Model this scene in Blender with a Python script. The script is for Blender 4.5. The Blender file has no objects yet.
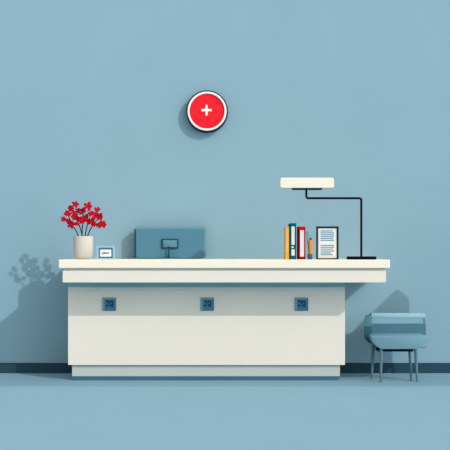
import bpy, bmesh, math, random
from mathutils import Vector, Matrix
random.seed(7)
scene = bpy.context.scene
C = scene.collection

# ------------------------------------------------------------------ view geometry
HOR, DIST, SW, HCAM = 251.0, 10.0, 105.0, 122.0 / 105.0     # horizon row, camera to wall, px per metre on the wall, eye height
FPX = SW * DIST
def P(px, py, d):
    """World point seen at pixel (px, py) at distance d in front of the wall (wall is y = 0)."""
    s = (DIST - d) / FPX
    return Vector(((px - 225) * s, -d, HCAM + (HOR - py) * s))
def X(px, d): return P(px, 0, d).x
def Z(py, d): return P(0, py, d).z

# ------------------------------------------------------------------ materials
def lin(c):
    out = []
    for v in c:
        v /= 255.0
        out.append(v / 12.92 if v <= 0.04045 else ((v + 0.055) / 1.055) ** 2.4)
    return out
ALB = 0.88
LOBE, AMB = 2.2, 0.58
def mat(name, rgb, rough=0.9, spec=0.0, var=0.03, scale=6.0, metal=0.0):
    m = bpy.data.materials.new(name); m.use_nodes = True
    nt = m.node_tree; b = nt.nodes['Principled BSDF']
    col = [min(0.97, v * ALB) for v in lin(rgb)]
    b.inputs['Roughness'].default_value = rough
    b.inputs['Specular IOR Level'].default_value = spec
    b.inputs['Metallic'].default_value = metal
    tc = nt.nodes.new('ShaderNodeTexCoord'); nz = nt.nodes.new('ShaderNodeTexNoise'); rp = nt.nodes.new('ShaderNodeValToRGB')
    nz.inputs['Scale'].default_value = scale; nz.inputs['Detail'].default_value = 3.0
    nt.links.new(tc.outputs['Object'], nz.inputs['Vector'])
    nt.links.new(nz.outputs['Fac'], rp.inputs['Fac'])
    rp.color_ramp.elements[0].position = 0.3; rp.color_ramp.elements[1].position = 0.7
    rp.color_ramp.elements[0].color = [v * (1 - var) for v in col] + [1]
    rp.color_ramp.elements[1].color = [min(1, v * (1 + var)) for v in col] + [1]
    nt.links.new(rp.outputs['Color'], b.inputs['Base Color'])
    return m
M = dict(
    wall=mat('wall_paint', (144, 179, 195), var=0.02, scale=1.3),
    floor=mat('floor_vinyl', (152, 190, 209), var=0.015, scale=1.3),
    border=mat('floor_border', (138, 174, 192), var=0.015, scale=1.5),
    base=mat('baseboard_paint', (48, 79, 94), var=0.03),
    top=mat('cream_laminate', (254, 244, 226), var=0.006, scale=2.0),
    body=mat('ivory_laminate', (240, 233, 221), var=0.01, scale=2.0),
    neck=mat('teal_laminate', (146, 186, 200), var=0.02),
    greystrip=mat('grey_strip', (226, 228, 225), var=0.02),
    plinth=mat('grey_laminate', (196, 203, 200), var=0.02),
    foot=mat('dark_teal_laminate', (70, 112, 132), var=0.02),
    plate=mat('plate_blue', (78, 132, 162), var=0.03),
    platedark=mat('plate_mark', (38, 70, 92), var=0.02),
    navy=mat('navy_rim', (32, 60, 75), var=0.03),
    white=mat('white_enamel', (250, 248, 244), var=0.005),
    red=mat('red_enamel', (250, 42, 54), var=0.01),
    vase=mat('vase_ceramic', (213, 209, 200), rough=0.6, var=0.01),
    soil=mat('vase_filler', (70, 62, 55)),
    stem=mat('dark_stem', (52, 30, 36), var=0.1),
    petal=mat('red_petal', (198, 16, 42), var=0.10, scale=40),
    petal2=mat('deep_red_petal', (176, 12, 38), var=0.10, scale=40),
    pistil=mat('olive_pistil', (126, 76, 48)),
    frameblue=mat('pale_blue_frame', (156, 197, 213)),
    midblue=mat('mid_blue_mat', (76, 128, 156)),
    card=mat('card_white', (244, 244, 240), var=0.005),
    ink=mat('dark_ink', (60, 74, 84)),
    monitor=mat('monitor_shell', (86, 136, 157), var=0.01),
    monedge=mat('monitor_bezel', (112, 158, 176), var=0.01),
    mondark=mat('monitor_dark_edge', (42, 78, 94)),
    mount=mat('mount_face', (96, 146, 168)),
    lampcream=mat('lamp_cream', (255, 244, 224), var=0.004),
    black=mat('black_metal', (16, 26, 34), rough=0.6),
    lampnavy=mat('lamp_navy_plate', (38, 66, 84)),
    amber=mat('amber_card', (244, 178, 66), var=0.02),
    amberstripe=mat('amber_spine_stripe', (226, 205, 160), var=0.02),
    teal=mat('teal_board', (24, 88, 108), var=0.03),
    redbinder=mat('red_board', (164, 12, 30), var=0.03),
    redtop=mat('bright_red_board', (226, 14, 26), var=0.03),
    label=mat('label_paper', (226, 232, 232), var=0.01),
    paper=mat('page_edge', (225, 222, 210), var=0.02),
    orange=mat('orange_plastic', (250, 148, 32), var=0.02),
    penblue=mat('pale_blue_plastic', (120, 172, 194), var=0.02),
    holder=mat('dark_teal_plastic', (42, 80, 94), var=0.02),
    docframe=mat('black_frame', (22, 36, 48), var=0.02),
    docpaper=mat('document_paper', (246, 244, 236), var=0.006),
    docmat=mat('document_mount', (232, 232, 226), var=0.006),
    docink=mat('document_print', (126, 162, 186), var=0.02),
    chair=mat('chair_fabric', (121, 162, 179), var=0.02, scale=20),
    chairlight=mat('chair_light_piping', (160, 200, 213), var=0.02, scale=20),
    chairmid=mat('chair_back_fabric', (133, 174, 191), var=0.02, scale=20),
    chairshade=mat('chair_back_shade', (84, 127, 145), var=0.02, scale=20),  # lower chair back, contact shade put into the colour
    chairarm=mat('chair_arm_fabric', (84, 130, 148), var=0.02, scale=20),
    chairarmdark=mat('chair_arm_lower_tone', (54, 92, 109), var=0.02, scale=20),
    chairleg=mat('chair_leg_paint', (96, 126, 142), var=0.02),
    chairrail=mat('chair_rail_paint', (24, 44, 58), var=0.02),
)

# ------------------------------------------------------------------ mesh helpers
def nb(): return bmesh.new()
def box(bm, x0, x1, y0, y1, z0, z1, bevel=0.0, seg=2):
    r = bmesh.ops.create_cube(bm, size=1.0)
    vs = r['verts']
    for v in vs:
        v.co = Vector((x0 + (v.co.x + .5) * (x1 - x0), y0 + (v.co.y + .5) * (y1 - y0), z0 + (v.co.z + .5) * (z1 - z0)))
    if bevel:
        es = list({e for v in vs for e in v.link_edges})
        bmesh.ops.bevel(bm, geom=es, offset=bevel, segments=seg, profile=0.5, affect='EDGES')
    return bm
def pbox(bm, px0, px1, py0, py1, d0, d1, bevel=0.0, seg=2):
    """Box whose near face (distance d1 off the wall) covers the given pixel rectangle; d0 is the far face."""
    return box(bm, X(px0, d1), X(px1, d1), -d1, -d0, Z(py1, d1), Z(py0, d1), bevel, seg)
def ring(n, r, z=0): return [(r * math.cos(2 * math.pi * k / n), r * math.sin(2 * math.pi * k / n), z) for k in range(n)]
def lathe(bm, prof, centre, n=40, axis='Z', close=False):
    """prof: list of (radius, height)."""
    rows = []
    for r, h in prof:
        row = []
        for k in range(n):
            a = 2 * math.pi * k / n
            if axis == 'Z': p = Vector((r * math.cos(a), r * math.sin(a), h))
            else: p = Vector((r * math.cos(a), -h, r * math.sin(a)))
            row.append(bm.verts.new(p + centre))
        rows.append(row)
    for i in range(len(rows) - 1):
        for k in range(n):
            bm.faces.new((rows[i][k], rows[i][(k + 1) % n], rows[i + 1][(k + 1) % n], rows[i + 1][k]))
    bm.faces.new(list(reversed(rows[0]))); bm.faces.new(rows[-1])
    bmesh.ops.recalc_face_normals(bm, faces=bm.faces[:])
    return bm
def tube(bm, pts, radii, n=10):
    pts = [Vector(p) for p in pts]
    if not isinstance(radii, (list, tuple)): radii = [radii] * len(pts)
    rows = []
    for i, p in enumerate(pts):
        t = (pts[min(i + 1, len(pts) - 1)] - pts[max(i - 1, 0)]).normalized()
        up = Vector((0, 1, 0)) if abs(t.y) < .9 else Vector((1, 0, 0))
        u = t.cross(up).normalized(); w = t.cross(u).normalized()
        rows.append([bm.verts.new(p + (u * math.cos(2 * math.pi * k / n) + w * math.sin(2 * math.pi * k / n)) * radii[i]) for k in range(n)])
    for i in range(len(rows) - 1):
        for k in range(n):
            bm.faces.new((rows[i][k], rows[i][(k + 1) % n], rows[i + 1][(k + 1) % n], rows[i + 1][k]))
    bm.faces.new(list(reversed(rows[0]))); bm.faces.new(rows[-1])
    bmesh.ops.recalc_face_normals(bm, faces=bm.faces[:])
    return bm
def prism(bm, pts, y0, y1, bevel=0.0, dx=0.0):
    """pts: outline in (x, z); extruded from y0 to y1."""
    a = [bm.verts.new((x, y0, z)) for x, z in pts]; b = [bm.verts.new((x + dx, y1, z)) for x, z in pts]
    n = len(pts)
    f = [bm.faces.new(a), bm.faces.new(list(reversed(b)))]
    for k in range(n): f.append(bm.faces.new((a[k], b[k], b[(k + 1) % n], a[(k + 1) % n])))
    bmesh.ops.recalc_face_normals(bm, faces=bm.faces[:])
    if bevel:
        bmesh.ops.bevel(bm, geom=[e for e in bm.edges], offset=bevel, segments=2, profile=0.5, affect='EDGES')
    return bm
def rrect(x0, x1, z0, z1, r, n=6):
    pts = []
    for cx, cz, a0 in ((x1 - r, z1 - r, 0), (x0 + r, z1 - r, 90), (x0 + r, z0 + r, 180), (x1 - r, z0 + r, 270)):
        for k in range(n + 1):
            a = math.radians(a0 + 90 * k / n); pts.append((cx + r * math.cos(a), cz + r * math.sin(a)))
    return pts

ORIGIN = {}
def obj(name, bm, m, parent=None, smooth=False):
    """ONE mesh object; bm is in world coordinates, shifted to the thing's origin when parented."""
    org = Vector((0, 0, 0))
    p = parent
    while p is not None:
        org = org + p.location; p = p.parent
    for v in bm.verts: v.co -= org
    me = bpy.data.meshes.new(name); bm.to_mesh(me); bm.free()
    if smooth:
        for f in me.polygons: f.use_smooth = True
        me.set_sharp_from_angle(angle=math.radians(40))
    me.materials.append(M[m] if isinstance(m, str) else m)
    o = bpy.data.objects.new(name, me); C.objects.link(o)
    if parent is not None: o.parent = parent
    return o
def tag(o, label, cat, group=None):
    o['label'] = label; o['category'] = cat
    if group: o['group'] = group
    return o
def thing(name, label, cat, loc, group=None):
    o = bpy.data.objects.new(name, None); C.objects.link(o); o.location = loc
    o.empty_display_size = .1
    return tag(o, label, cat, group)
def struct(name, bm, m):
    o = obj(name, bm, m); o['kind'] = 'structure'; return o

# ------------------------------------------------------------------ the setting
DB = 0.99                                                   # depth of the darker floor border along the wall
struct('wall_back', box(nb(), -9, 9, 0.0, 0.2, 0.0, 4.6), 'wall')
struct('floor', box(nb(), -9, 9, -14, -DB, -0.1, 0.0), 'floor')
struct('trim_1', box(nb(), -9, 9, -DB, 0.2, -0.1, 0.0), 'border')['label'] = 'darker blue floor border along the wall'
bb = nb(); box(bb, -9, 9, -0.015, 0.0, 0.0, Z(363, 0.015), 0.003)
struct('baseboard_back', bb, 'base')

# ------------------------------------------------------------------ reception desk
D_TOP, D_APR, D_BODY, D_PL = 0.99, 0.965, 0.60, 0.57
ZT = Z(259.6, D_TOP)                                         # counter height
ZTB = Z(268.3, D_TOP)
desk = thing('reception_desk', 'long cream reception desk with overhanging counter and three blue square plates', 'desk', (X(206, .3), -0.5, 0))
obj('countertop', box(nb(), X(58.5, D_TOP), X(390, D_TOP), -D_TOP, -0.002, ZTB, ZT, 0.007), 'top', desk)
z_apr = Z(282.6, D_APR)
obj('apron', box(nb(), X(62.5, D_APR), X(386, D_APR), -D_APR, -0.002, z_apr, Z(270.6, D_APR), 0.004), 'body', desk)
obj('apron_groove', box(nb(), X(63.5, D_APR), X(385, D_APR), -D_APR + .02, -0.004, Z(270.6, D_APR), ZTB), 'greystrip', desk)
xl, xr = X(68, D_BODY), X(345, D_BODY)
zn1 = Z(287.2, D_BODY); zn2 = Z(291, D_BODY)
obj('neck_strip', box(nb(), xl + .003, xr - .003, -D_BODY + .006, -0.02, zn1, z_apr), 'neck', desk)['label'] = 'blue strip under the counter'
obj('upper_strip', box(nb(), xl, xr, -D_BODY, -0.02, zn2, zn1, 0.003), 'greystrip', desk)['label'] = 'grey strip along the top of the body'  # narrow grey band, flush with the body front
zb = Z(365, D_BODY)
obj('body_panel', box(nb(), xl, xr, -D_BODY, -0.02, zb, zn2, 0.002), 'body', desk)
zp = Z(376.3, D_PL)
obj('plinth', box(nb(), X(72, D_PL), X(340, D_PL), -D_PL, -0.02, zp, zb, 0.002), 'plinth', desk)
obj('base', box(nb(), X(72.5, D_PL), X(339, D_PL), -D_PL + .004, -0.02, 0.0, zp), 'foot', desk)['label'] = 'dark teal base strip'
for cx in (109.2, 207.3, 301.5):
    cy = 304.2; d0 = D_BODY
    b = nb(); pbox(b, cx - 6.7, cx + 6.7, cy - 6.6, cy + 6.6, d0, d0 + .012, .004)
    pl = obj('front_plate', b, 'plate', desk)
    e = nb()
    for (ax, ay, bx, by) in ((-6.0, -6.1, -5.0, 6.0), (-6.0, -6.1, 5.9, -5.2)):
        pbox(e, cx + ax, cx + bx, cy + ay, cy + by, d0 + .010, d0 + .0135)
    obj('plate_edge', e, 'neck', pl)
    k = nb()
    for (ax, ay, bx, by) in ((-3.0, -3.6, -.6, -2.0), (.9, -3.6, 3.8, -2.2), (-1.2, -2.4, 1.6, -.9), (-3.4, .4, -.8, 2.2), (.6, -.1, 2.4, 2.4), (2.8, -2.0, 4.0, 3.0)):
        pbox(k, cx + ax, cx + bx, cy + ay, cy + by, d0 + .010, d0 + .0135)
    obj('plate_marks', k, 'platedark', pl)

# ------------------------------------------------------------------ round red wall sign
cs = P(207.0, 111.2, 0.08)
sign = thing('wall_sign', 'round red wall sign with white plus and dark navy rim', 'sign', (cs.x, 0, cs.z))
c0 = Vector((cs.x, 0, cs.z)); u = (DIST - .08) / FPX
obj('rim', lathe(nb(), [(u * 20.6, 0.0), (u * 20.9, .004), (u * 20.9, .078), (u * 20.4, .082), (u * 19.6, .082), (u * 19.5, .06)], c0, 64, 'Y'), 'navy', sign, True)
w = nb()
lathe(w, [(u * 19.5, .060), (u * 19.5, .088), (u * 19.2, .090), (u * 17.8, .090), (u * 17.5, .088), (u * 17.5, .074), (u * 17.4, .061)], c0, 64, 'Y')
w.faces.ensure_lookup_table()
obj('white_ring', w, 'white', sign, True)
obj('red_disc', lathe(nb(), [(u * 17.45, .061), (u * 17.45, .0755), (u * 17.4, .076)], c0, 64, 'Y'), 'red', sign, True)
k = nb(); t_, l_ = u * 1.12, u * 5.2
cz = c0.z + u * 1.1; cx = c0.x - u * .4
prism(k, [(cx + a, cz + b) for a, b in ((-t_, l_), (-t_, t_), (-l_, t_), (-l_, -t_), (-t_, -t_), (-t_, -l_), (t_, -l_), (t_, -t_), (l_, -t_), (l_, t_), (t_, t_), (t_, l_))], -.080, -.0755)
obj('plus', k, 'white', sign)

# ------------------------------------------------------------------ vase and flowering stems
DV = 0.57
vc = P(83.2, 258, DV); vz = ZT; sv = (DIST - DV) / FPX
zr = Z(236.3, DV); hv = zr - vz; R = 9.9 * sv
vb = nb()
lathe(vb, [(R * .70, 0.0), (R * .80, hv * .03), (R * .90, hv * .12), (R * .965, hv * .28), (R * .99, hv * .5), (R, hv * .97), (R * .985, hv),
           (R * .90, hv), (R * .88, hv * .97), (R * .86, hv * .3), (R * .6, hv * .1)], Vector((vc.x, -DV, vz)), 48)
vase = tag(obj('vase', vb, 'vase', None, True), 'white ceramic vase holding red flowers at the left end of the counter', 'vase')
def bez(a, b, c, n=9):
    a, b, c = Vector(a), Vector(b), Vector(c)
    return [a * (1 - t) ** 2 + b * 2 * t * (1 - t) + c * t * t for t in [i / (n - 1) for i in range(n)]]
def flower_bm(c, r, nrm, seed):
    rnd = random.Random(seed); bm = nb()
    nrm = Vector(nrm).normalized()
    q = nrm.to_track_quat('Z', 'Y').to_matrix()
    n = 5 + seed % 2
    for k in range(n):
        a = 2 * math.pi * k / n + rnd.uniform(-.15, .15); rr = r * rnd.uniform(.85, 1.1)
        L = []
        for (s, wd, h) in ((.08, .10, 0), (.45, .30, .08), (.78, .40, .13), (1.06, .10, .09)):
            L.append([(s * rr, wd * rr, h * rr), (s * rr, 0, (h + .07) * rr), (s * rr, -wd * rr, h * rr)])
        R2 = Matrix.Rotation(a, 3, 'Z')
        top = [[bm.verts.new(c + q @ (R2 @ Vector(p))) for p in row] for row in L]
        bot = [[bm.verts.new(c + q @ (R2 @ (Vector(p) - Vector((0, 0, .05 * rr))))) for p in row] for row in L]
        for i in range(3):
            for j in range(2):
                bm.faces.new((top[i][j], top[i][j + 1], top[i + 1][j + 1], top[i + 1][j]))
                bm.faces.new((bot[i][j], bot[i + 1][j], bot[i + 1][j + 1], bot[i][j + 1]))
        for i in range(3):
            bm.faces.new((top[i][0], top[i + 1][0], bot[i + 1][0], bot[i][0])); bm.faces.new((top[i][2], bot[i][2], bot[i + 1][2], top[i + 1][2]))
        for j in range(2):
            bm.faces.new((top[0][j], bot[0][j], bot[0][j + 1], top[0][j + 1])); bm.faces.new((top[3][j], top[3][j + 1], bot[3][j + 1], bot[3][j]))
    bmesh.ops.recalc_face_normals(bm, faces=bm.faces[:])
    return bm
# (label, stem foot x, fork px, blossoms (px, py, size px, depth shift))
STEMS = [
    ('leftmost red flower stem in the vase, drooping low to the left', 80.6, (72.5, 225.5), [(63.4, 219.0, 2.7, .02), (67.6, 213.6, 3.2, .05), (71.0, 224.4, 3.8, .07), (68.6, 221.0, 2.6, -.03), (77.4, 223.6, 2.3, .02)], -1),
    ('tall red flower stem in the vase with topmost bloom on the left', 83.6, (77.0, 221.0), [(75.6, 204.3, 3.3, .0), (70.9, 208.3, 2.9, -.03), (73.2, 211.8, 2.3, .03), (74.6, 216.8, 3.6, .05), (78.2, 210.5, 2.4, -.04)], -1),
    ('middle red flower stem in the vase, upright above its rim', 81.8, (82.6, 224.0), [(82.4, 211.6, 3.2, .03), (82.0, 220.3, 3.6, .07), (85.4, 217.2, 2.9, -.02), (79.4, 219.0, 2.4, .0)], 0),
    ('tall red flower stem in the vase with large round bloom right of middle', 84.8, (88.0, 224.0), [(87.6, 206.4, 4.3, .02), (91.2, 213.6, 2.7, -.03), (91.4, 222.0, 3.7, .07), (88.6, 221.0, 2.7, .02), (94.4, 217.4, 2.4, .04)], 1),
    ('rightmost red flower stem in the vase, leaning out to the right', 85.8, (92.0, 226.5), [(97.2, 209.2, 2.7, -.02), (99.4, 216.6, 3.4, .04), (95.6, 213.8, 2.6, -.04), (102.6, 224.0, 3.5, .03), (98.8, 225.2, 3.0, .06), (93.6, 224.0, 2.6, .06)], 1),
]
for si, (lab, fx, fk, bl, sd) in enumerate(STEMS):
    lay = DV + (.02, -.02, .0, .02, -.02)[si]
    foot = Vector((X(fx, DV) * .8 + vc.x * .2, -lay, vz + hv * .25))
    rim = P(fx, 236.5, DV); rim.y = foot.y
    fork = P(fk[0], fk[1], DV); fork.y = -lay
    st = thing('flower_stem', lab, 'flower', foot, 'red flowering stems in the vase')
    b = nb()
    tube(b, bez(foot, rim + (rim - foot) * .15, fork), [.0052] * 5 + [.0045] * 4, 6)
    cents = []
    for j, (px, py, sz, dd) in enumerate(bl):
        d = lay + dd * .08; c = P(px, py, d)
        mid = fork.lerp(c, .5) + Vector((random.uniform(-.012, .012), 0, .014))
        tube(b, bez(fork, mid, c, 6), [.0042, .004, .0036, .0032, .0028, .0024], 5)
        cents.append((c, sz * sv * 1.12))
    obj('stalk', b, 'stem', st)
    for j, (c, r) in enumerate(cents):
        nrm = Vector((.08 * sd + random.uniform(-.08, .08), -1, random.uniform(-.05, .12)))
        f = obj('blossom', flower_bm(c, r, nrm, si * 10 + j), 'petal2' if (j + si) % 3 == 2 else 'petal', st)
        q = nb(); bmesh.ops.create_uvsphere(q, u_segments=8, v_segments=6, radius=r * .16)
        for v in q.verts: v.co += c + nrm.normalized() * r * .1
        obj('blossom_centre', q, 'pistil', f)

# ------------------------------------------------------------------ small framed card by the vase
DF = 0.80
fo = P(105.4, 258, DF)
cardf = thing('card_frame', 'small pale blue frame with scribbled white card beside the vase', 'picture frame', (fo.x, -DF, ZT))
def frame_strips(bm, px0, px1, py0, zbot, wpx, d0, d1):
    s = (DIST - d1) / FPX; w_ = wpx * s
    x0, x1, z1 = X(px0, d1), X(px1, d1), Z(py0, d1)
    prism(bm, [(x0, zbot), (x1, zbot), (x1, z1), (x0, z1)], -d1, -d0) if wpx == 0 else None
    if wpx:
        box(bm, x0, x0 + w_, -d1, -d0, zbot, z1); box(bm, x1 - w_, x1, -d1, -d0, zbot, z1)
        box(bm, x0 + w_, x1 - w_, -d1, -d0, zbot, zbot + w_ * .7); box(bm, x0 + w_, x1 - w_, -d1, -d0, z1 - w_, z1)
    return bm
obj('frame_border', frame_strips(nb(), 96.6, 114.6, 245.8, ZT, 1.9, DF - .03, DF), 'frameblue', cardf)
b = nb(); box(b, X(98, DF), X(113.3, DF), -DF + .008, -DF + .028, ZT + .01, Z(247.3, DF)); obj('mat_board', b, 'midblue', cardf)
b = nb(); box(b, X(100.1, DF), X(111.2, DF), -DF + .004, -DF + .008, Z(256.6, DF), Z(249.6, DF)); cd = obj('card', b, 'card', cardf)
b = nb(); pts = []
for i in range(25):
    t = i / 24; pts.append(P(102 + 7 * t, 253.0 + 1.1 * math.sin(t * 17) * (1 - .5 * t), DF - .003))
tube(b, pts, .0032, 5); obj('scribble', b, 'ink', cd)

# ------------------------------------------------------------------ monitor seen from behind
DM = 0.14
mo = P(169.5, 258, DM)
mon = thing('monitor', 'blue grey desktop monitor seen from behind, standing on the counter', 'monitor', (mo.x, -DM, ZT))
x0, x1, z0, z1 = X(134.2, DM), X(205.8, DM), ZT + .004, Z(226.4, DM)
b = nb(); prism(b, rrect(x0, x1, z0, z1, .032), -DM + .012, -DM + .075); obj('bezel', b, 'monedge', mon)
b = nb(); prism(b, rrect(X(136, DM), X(204.3, DM), z0 + .004, Z(229, DM), .024), -DM, -DM + .012, .004); obj('rear_shell', b, 'monitor', mon)
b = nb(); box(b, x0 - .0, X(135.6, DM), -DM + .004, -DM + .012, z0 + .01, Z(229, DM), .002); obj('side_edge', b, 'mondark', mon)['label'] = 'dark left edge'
b = nb(); box(b, x0 + .02, x1 - .02, -DM + .075, -DM + .078, z0 + .02, z1 - .02); obj('screen', b, 'black', mon)
b = nb(); pbox(b, 161.7, 178.3, 238.8, 248.4, DM, DM + .018, .005); mt = obj('mount_plate', b, 'mondark', mon)
b = nb(); pbox(b, 163.2, 176.9, 240.1, 247.2, DM + .015, DM + .021, .003); obj('mount_face', b, 'mount', mt)
b = nb(); pbox(b, 164.0, 167.0, 243.0, 246.2, DM + .018, DM + .024, .002); pbox(b, 167.6, 170.4, 244.6, 246.8, DM + .018, DM + .024, .002); obj('mount_catch', b, 'monitor', mt)
b = nb(); za = Z(246.6, DM + .03)
tube(b, [(X(168.9, DM + .03), -DM - .026, za), (X(168.6, DM + .03), -DM - .028, (za + ZT) / 2), (X(168.7, DM + .03), -DM - .03, ZT + .012)], [.005, .0065, .011], 12); obj('neck', b, 'mondark', mon, True)
b = nb(); box(b, X(160, DM), X(178, DM), -DM - .09, -DM + .06, ZT, ZT + .006, .002); obj('foot', b, 'monitor', mon)

# ------------------------------------------------------------------ binders, book, pens
DK = 0.74
ZK = ZT
def put(px0, px1, py0, d0, d1, bev=.002):
    return box(nb(), X(px0, d1), X(px1, d1), -d1, -d0, ZK, Z(py0, d1), bev)
bk = thing('book', 'thin amber book at the left end of the row beside the teal binder', 'book', (X(287, DK), -DK, ZK), 'books and binders on the counter')
obj('cover', put(285.3, 289.3, 227.0, DK - .18, DK), 'amber', bk)
b = nb(); pbox(b, 286.4, 287.7, 228.5, 252, DK - .001, DK + .002); obj('spine_stripe', b, 'amberstripe', bk)
tb = thing('binder', 'tall dark teal ring binder with two white spine labels', 'binder', (X(292.7, DK), -DK, ZK), 'books and binders on the counter')
obj('cover', put(290.0, 296.3, 223.2, DK - .22, DK + .01), 'teal', tb)
b = nb(); pbox(b, 291.5, 294.7, 226.4, 244.8, DK + .009, DK + .012); obj('spine_label', b, 'label', tb)
b = nb(); pbox(b, 291.5, 294.7, 249.4, 255.6, DK + .009, DK + .012); obj('spine_label', b, 'label', tb)
b = nb(); cc = P(292.6, 247.2, DK + .009); cc.y = -DK - .0085
lathe(b, [(.0085, 0), (.0095, .002), (.0095, .005), (.006, .0055), (.004, .004)], cc, 20, 'Y'); obj('finger_ring', b, 'label', tb, True)
rb = thing('binder', 'red ring binder with one long white spine label', 'binder', (X(301.7, DK), -DK, ZK), 'books and binders on the counter')
obj('cover', put(298.5, 305.5, 226.5, DK - .2, DK), 'redbinder', rb)
b = nb(); pbox(b, 298.7, 305.3, 226.7, 229.6, DK - .001, DK + .003, .001); obj('spine_head', b, 'redtop', rb)['label'] = 'bright red spine head'
b = nb(); pbox(b, 300.1, 304.0, 230.2, 256.6, DK - .001, DK + .003); obj('spine_label', b, 'label', rb)
DP = 0.76
pc = P(309.9, 258, DP)
hold = thing('pen_holder', 'small dark teal pen holder between red binder and framed document', 'pen holder', (pc.x, -DP, ZK))
hz = Z(254.2, DP) - ZK
b = nb()
lathe(b, [(.019, 0), (.021, .002), (.0225, hz), (.019, hz), (.018, .006), (.008, .005)], Vector((pc.x, -DP, ZK)), 24); obj('cup', b, 'holder', hold, True)
b = nb()
for a in (-.011, 0, .011): box(b, pc.x + a - .0010, pc.x + a + .0010, -DP - .0235, -DP - .0195, ZK + .004, ZK + hz * .9)
obj('cup_ribs', b, 'penblue', hold)
om = thing('marker_pen', 'orange marker pen with dark tip standing in the holder', 'pen', (X(310.5, DP), -DP, ZK + .006))
ob = X(310.6, DP)
zt = Z(239.9, DP)
b = nb(); lathe(b, [(.010, .0), (.0135, .02), (.0155, .05), (.0155, zt - ZK - .012), (.013, zt - ZK - .006)], Vector((ob, -DP - .001, ZK + .006)), 16); obj('barrel', b, 'orange', om, True)
b = nb(); lathe(b, [(.012, 0), (.010, .008), (.006, .018), (.004, .02)], Vector((ob, -DP - .001, zt)), 16); obj('tip', b, 'holder', om, True)
pe = thing('pen', 'pale blue pen leaning in the holder behind the orange marker', 'pen', (X(309.4, DP - .016), -DP + .012, ZK + .008))
p1 = P(307.4, 231.5, DP); p0 = Vector((X(309.3, DP), -DP + .006, ZK + .012)); p1.y = -DP + .045
b = nb(); tube(b, [p0, p0.lerp(p1, .94), p1], [.006, .006, .005], 12); obj('barrel', b, 'penblue', pe, True)
b = nb(); q0 = p1 + Vector((.008, -.004, -.001)); q1 = P(310.7, 241, DP); q1.y = -DP + .032
tube(b, [p1 + Vector((0, -.003, 0)), q0, q1], [.0028, .0034, .003], 8); obj('clip', b, 'penblue', pe, True)

# ------------------------------------------------------------------ framed document
DD = 0.78
dc = P(327.5, 258, DD)
doc = thing('document_frame', 'black framed document with printed lines, standing left of the lamp base', 'picture frame', (dc.x, -DD, ZK))
obj('frame_border', frame_strips(nb(), 316.4, 338.6, 226.4, ZK, 1.6, DD - .022, DD), 'docframe', doc)
b = nb(); box(b, X(317.5, DD), X(337.5, DD), -DD + .008, -DD + .02, ZK + .006, Z(227.4, DD)); obj('mount_board', b, 'docmat', doc)
b = nb(); box(b, X(318.9, DD), X(336.2, DD), -DD + .005, -DD + .008, Z(256.6, DD), Z(229.2, DD)); pp = obj('paper', b, 'docpaper', doc)
b = nb()
rows = [(230.9, 320.6, 332.6), (232.8, 320.6, 334.0), (234.7, 320.6, 334.0), (236.6, 320.6, 334.0), (238.5, 320.6, 333.4), (240.4, 320.6, 334.0),
        (245.4, 320.6, 334.0), (247.3, 320.6, 334.0), (249.2, 320.6, 333.0), (251.1, 320.6, 334.0), (253.0, 320.6, 331.0), (254.7, 320.6, 333.0)]
for (py, a, c) in rows: pbox(b, a, c, py - .55, py + .55, DD - .006, DD - .0035)
obj('printed_lines', b, 'docink', pp)

# ------------------------------------------------------------------ desk lamp
DL = 0.925
lc = P(361.3, 258, DL)
lamp = thing('desk_lamp', 'black angular desk lamp with long cream head at the right end of counter', 'lamp', (lc.x, -DL, ZK))
zb0 = Z(256.4, DL)
b = nb(); prism(b, rrect(X(347.4, DL), X(375.4, DL), ZK, max(zb0, ZK + .016), .006), -DL - .06, -DL + .06, .002); obj('base', b, 'black', lamp)
r_ = .0095
za_, xa, xb = Z(198.2, DL), X(306.3, DL), X(361.3, DL)
def rbend(c, s, e, n=5):      # rounded corner points
    return [Vector(s) * (1 - t) ** 2 + Vector(c) * 2 * t * (1 - t) + Vector(e) * t * t for t in [i / n for i in range(n + 1)]]
b = nb(); q = .02
path = [Vector((xb, -DL, ZK + .014))] + rbend((xb, -DL, za_), (xb, -DL, za_ - q), (xb - q, -DL, za_)) + rbend((xa, -DL, za_), (xa + q, -DL, za_), (xa, -DL, za_ + q))
zc = Z(189.8, DL)
obj('pole', tube(b, path + [Vector((xa, -DL, zc + .002))], r_, 12), 'black', lamp, True)
b = nb(); box(b, X(292.2, DL), X(321.8, DL), -DL - .05, -DL + .05, zc, Z(188.2, DL), .002); obj('head_plate', b, 'lampnavy', lamp)
b = nb(); prism(b, rrect(X(280, DL), X(333.4, DL), Z(188.3, DL), Z(178, DL), .017), -DL - .05, -DL + .05, .004); obj('lamp_head', b, 'lampcream', lamp)

# ------------------------------------------------------------------ low armchair
ch = thing('armchair', 'low blue upholstered armchair with four thin legs right of the desk', 'armchair', (X(396, .5), -0.48, 0))
DS = 0.66
def pp2(px, py, d): v = P(px, py, d); return (v.x, v.z)
out = [(371.0, 335.6), (426.6, 335.6), (428.2, 337), (428.0, 339.0), (425.0, 343.0), (421.0, 346.6), (417.0, 349.2), (381.5, 349.2), (377.4, 347.0), (373.4, 343.0), (371.2, 339.0)]
b = nb(); prism(b, [pp2(x, y, DS) for x, y in out], -DS, -.34, .008); obj('seat', b, 'chair', ch, True)
b = nb(); prism(b, rrect(X(370.6, .36), X(426.0, .36), Z(348, .36), Z(317.0, .36), .02), -.36, -.26, .008); obj('backrest', b, 'chairmid', ch, True)
b = nb(); prism(b, rrect(X(371.0, .364), X(425.6, .364), Z(317.9, .364), Z(313.4, .364), .018), -.364, -.25, .004); obj('top_roll', b, 'chairlight', ch, True)
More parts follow.
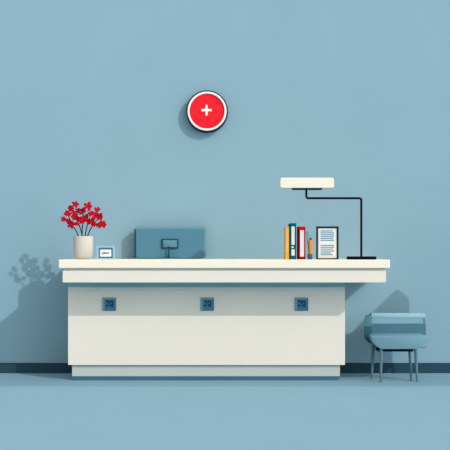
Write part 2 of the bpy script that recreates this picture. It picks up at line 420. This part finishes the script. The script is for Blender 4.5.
b = nb(); box(b, X(371.2, .37), X(426.0, .37), -.37, -.355, Z(336.5, .37), Z(323.6, .37), .003); obj('shaded_back_band', b, 'chairshade', ch)['label'] = 'lower back band with contact shade in its colour'  # contact shade between backrest and seat, painted as a darker band
for (a0, a1, py0, py1, m1) in ((364.2, 371.3, 316.2, 343.2, 'chairarm'), (423.4, 427.0, 315.6, 334.5, 'chair')):
    x0, x1 = X(a0, .52), X(a1, .52)
    w_ = x1 - x0
    b = nb()
    if m1 == 'chairarm':
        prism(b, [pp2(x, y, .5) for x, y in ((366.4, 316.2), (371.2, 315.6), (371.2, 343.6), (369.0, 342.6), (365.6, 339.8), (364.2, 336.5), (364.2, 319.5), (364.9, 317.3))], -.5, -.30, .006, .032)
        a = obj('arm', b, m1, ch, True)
        b = nb(); prism(b, [pp2(x, y, .505) for x, y in ((371.3, 326.3), (371.3, 343.8), (369.0, 342.8), (365.5, 340.0), (364.0, 336.7), (364.0, 326.3))], -.506, -.305, .005, .032)  # lower half of the left arm in a darker tone
        obj('arm_lower_half', b, 'chairarmdark', a, True)['label'] = 'darker lower half of the left arm'
    else:
        prism(b, [pp2(x, y, .44) for x, y in ((425.7, 317.4), (426.6, 318.2), (427.6, 320.0), (427.9, 336.0), (425.7, 336.0))], -.368, -.28, .005)
        obj('arm', b, m1, ch, True)
b = nb(); pbox(b, 378, 413.4, 349.0, 351.6, .42, .58, .003); obj('under_rail', b, 'chairrail', ch)
zs = Z(349, DS) + .012
for (tx, bx, dt, db) in ((373.2, 371.8, .42, .46), (381.3, 380.7, .62, .70), (409.6, 411.2, .46, .62), (415.4, 417.2, .58, .66)):
    b = nb(); tube(b, [P(tx, 0, dt).xy.to_3d() + Vector((0, 0, zs)), P(bx, 0, db).xy.to_3d()], [.0165, .0095], 12)
    obj('leg', b, 'chairleg', ch, True)

# ------------------------------------------------------------------ unseen board on a pole, added to cast a shadow, beyond the right edge
DG = 0.88
def off(px, py):                                             # where a caster stands whose shadow lands at wall pixel (px, py)
    w = P(px, py, 0); return (w.x + DG, w.z + .85 * DG)
g0 = off(391, 330)
sc = thing('shadow_caster', 'added shadow caster, slanted blue grey board on a pole right of the armchair, out of view', 'lamp', (g0[0], -DG, 0))
b = nb(); prism(b, [off(392.5, 293), off(404.5, 303), off(404.5, 331), off(354, 331)], -DG - .05, -DG + .05, .004); obj('shadow_board', b, 'chair', sc)  # pointed outline shaped to cast the wall shadow behind the armchair
b = nb(); tube(b, [(g0[0], -DG, .02), (g0[0], -DG, g0[1] + .01)], .009, 12); obj('pole', b, 'black', sc, True)
obj('base', lathe(nb(), [(.13, 0), (.13, .012), (.12, .02), (.012, .024)], Vector((g0[0], -DG, 0)), 32), 'black', sc, True)

# ------------------------------------------------------------------ light and camera
sun = bpy.data.lights.new('daylight', 'SUN'); so = bpy.data.objects.new('daylight', sun); C.objects.link(so)
sun.energy = 1.75; sun.angle = math.radians(0.7); sun.color = (1.0, 0.955, 0.90)
so.rotation_euler = Vector((-1, 1, -.85)).to_track_quat('-Z', 'Y').to_euler(); so.location = (4, -4, 5)
wd = bpy.data.worlds.new('room_daylight'); scene.world = wd; wd.use_nodes = True
nt = wd.node_tree; bg = nt.nodes['Background']
# soft room daylight: even ambient plus a broad bright lobe added at the front right as fill under the counter
tc = nt.nodes.new('ShaderNodeTexCoord')
dot = nt.nodes.new('ShaderNodeVectorMath'); dot.operation = 'DOT_PRODUCT'
dot.inputs[1].default_value = Vector((0.70, -0.64, 0.32)).normalized()
nt.links.new(tc.outputs['Generated'], dot.inputs[0])
mx = nt.nodes.new('ShaderNodeMath'); mx.operation = 'MAXIMUM'; mx.inputs[1].default_value = 0.0
nt.links.new(dot.outputs['Value'], mx.inputs[0])
pw = nt.nodes.new('ShaderNodeMath'); pw.operation = 'POWER'; pw.inputs[1].default_value = 6.0
nt.links.new(mx.outputs[0], pw.inputs[0])
ma = nt.nodes.new('ShaderNodeMath'); ma.operation = 'MULTIPLY_ADD'; ma.inputs[1].default_value = LOBE; ma.inputs[2].default_value = AMB
nt.links.new(pw.outputs[0], ma.inputs[0]); nt.links.new(ma.outputs[0], bg.inputs['Strength'])
bg.inputs['Color'].default_value = (1.0, 1.0, 0.985, 1)
cam = bpy.data.cameras.new('camera'); co = bpy.data.objects.new('camera', cam); C.objects.link(co)
cam.sensor_fit = 'HORIZONTAL'; cam.sensor_width = 36.0; cam.lens = FPX / 450 * 36.0
co.location = (0, -DIST, HCAM); co.rotation_euler = (math.radians(90), 0, 0)
cam.shift_y = (HOR - 225) / 450
cam.clip_end = 100
scene.camera = co
scene.view_settings.view_transform = 'Standard'; scene.view_settings.look = 'None'
scene.view_settings.gamma = 1; scene.view_settings.use_curve_mapping = False
scene.view_settings.exposure = 0.0
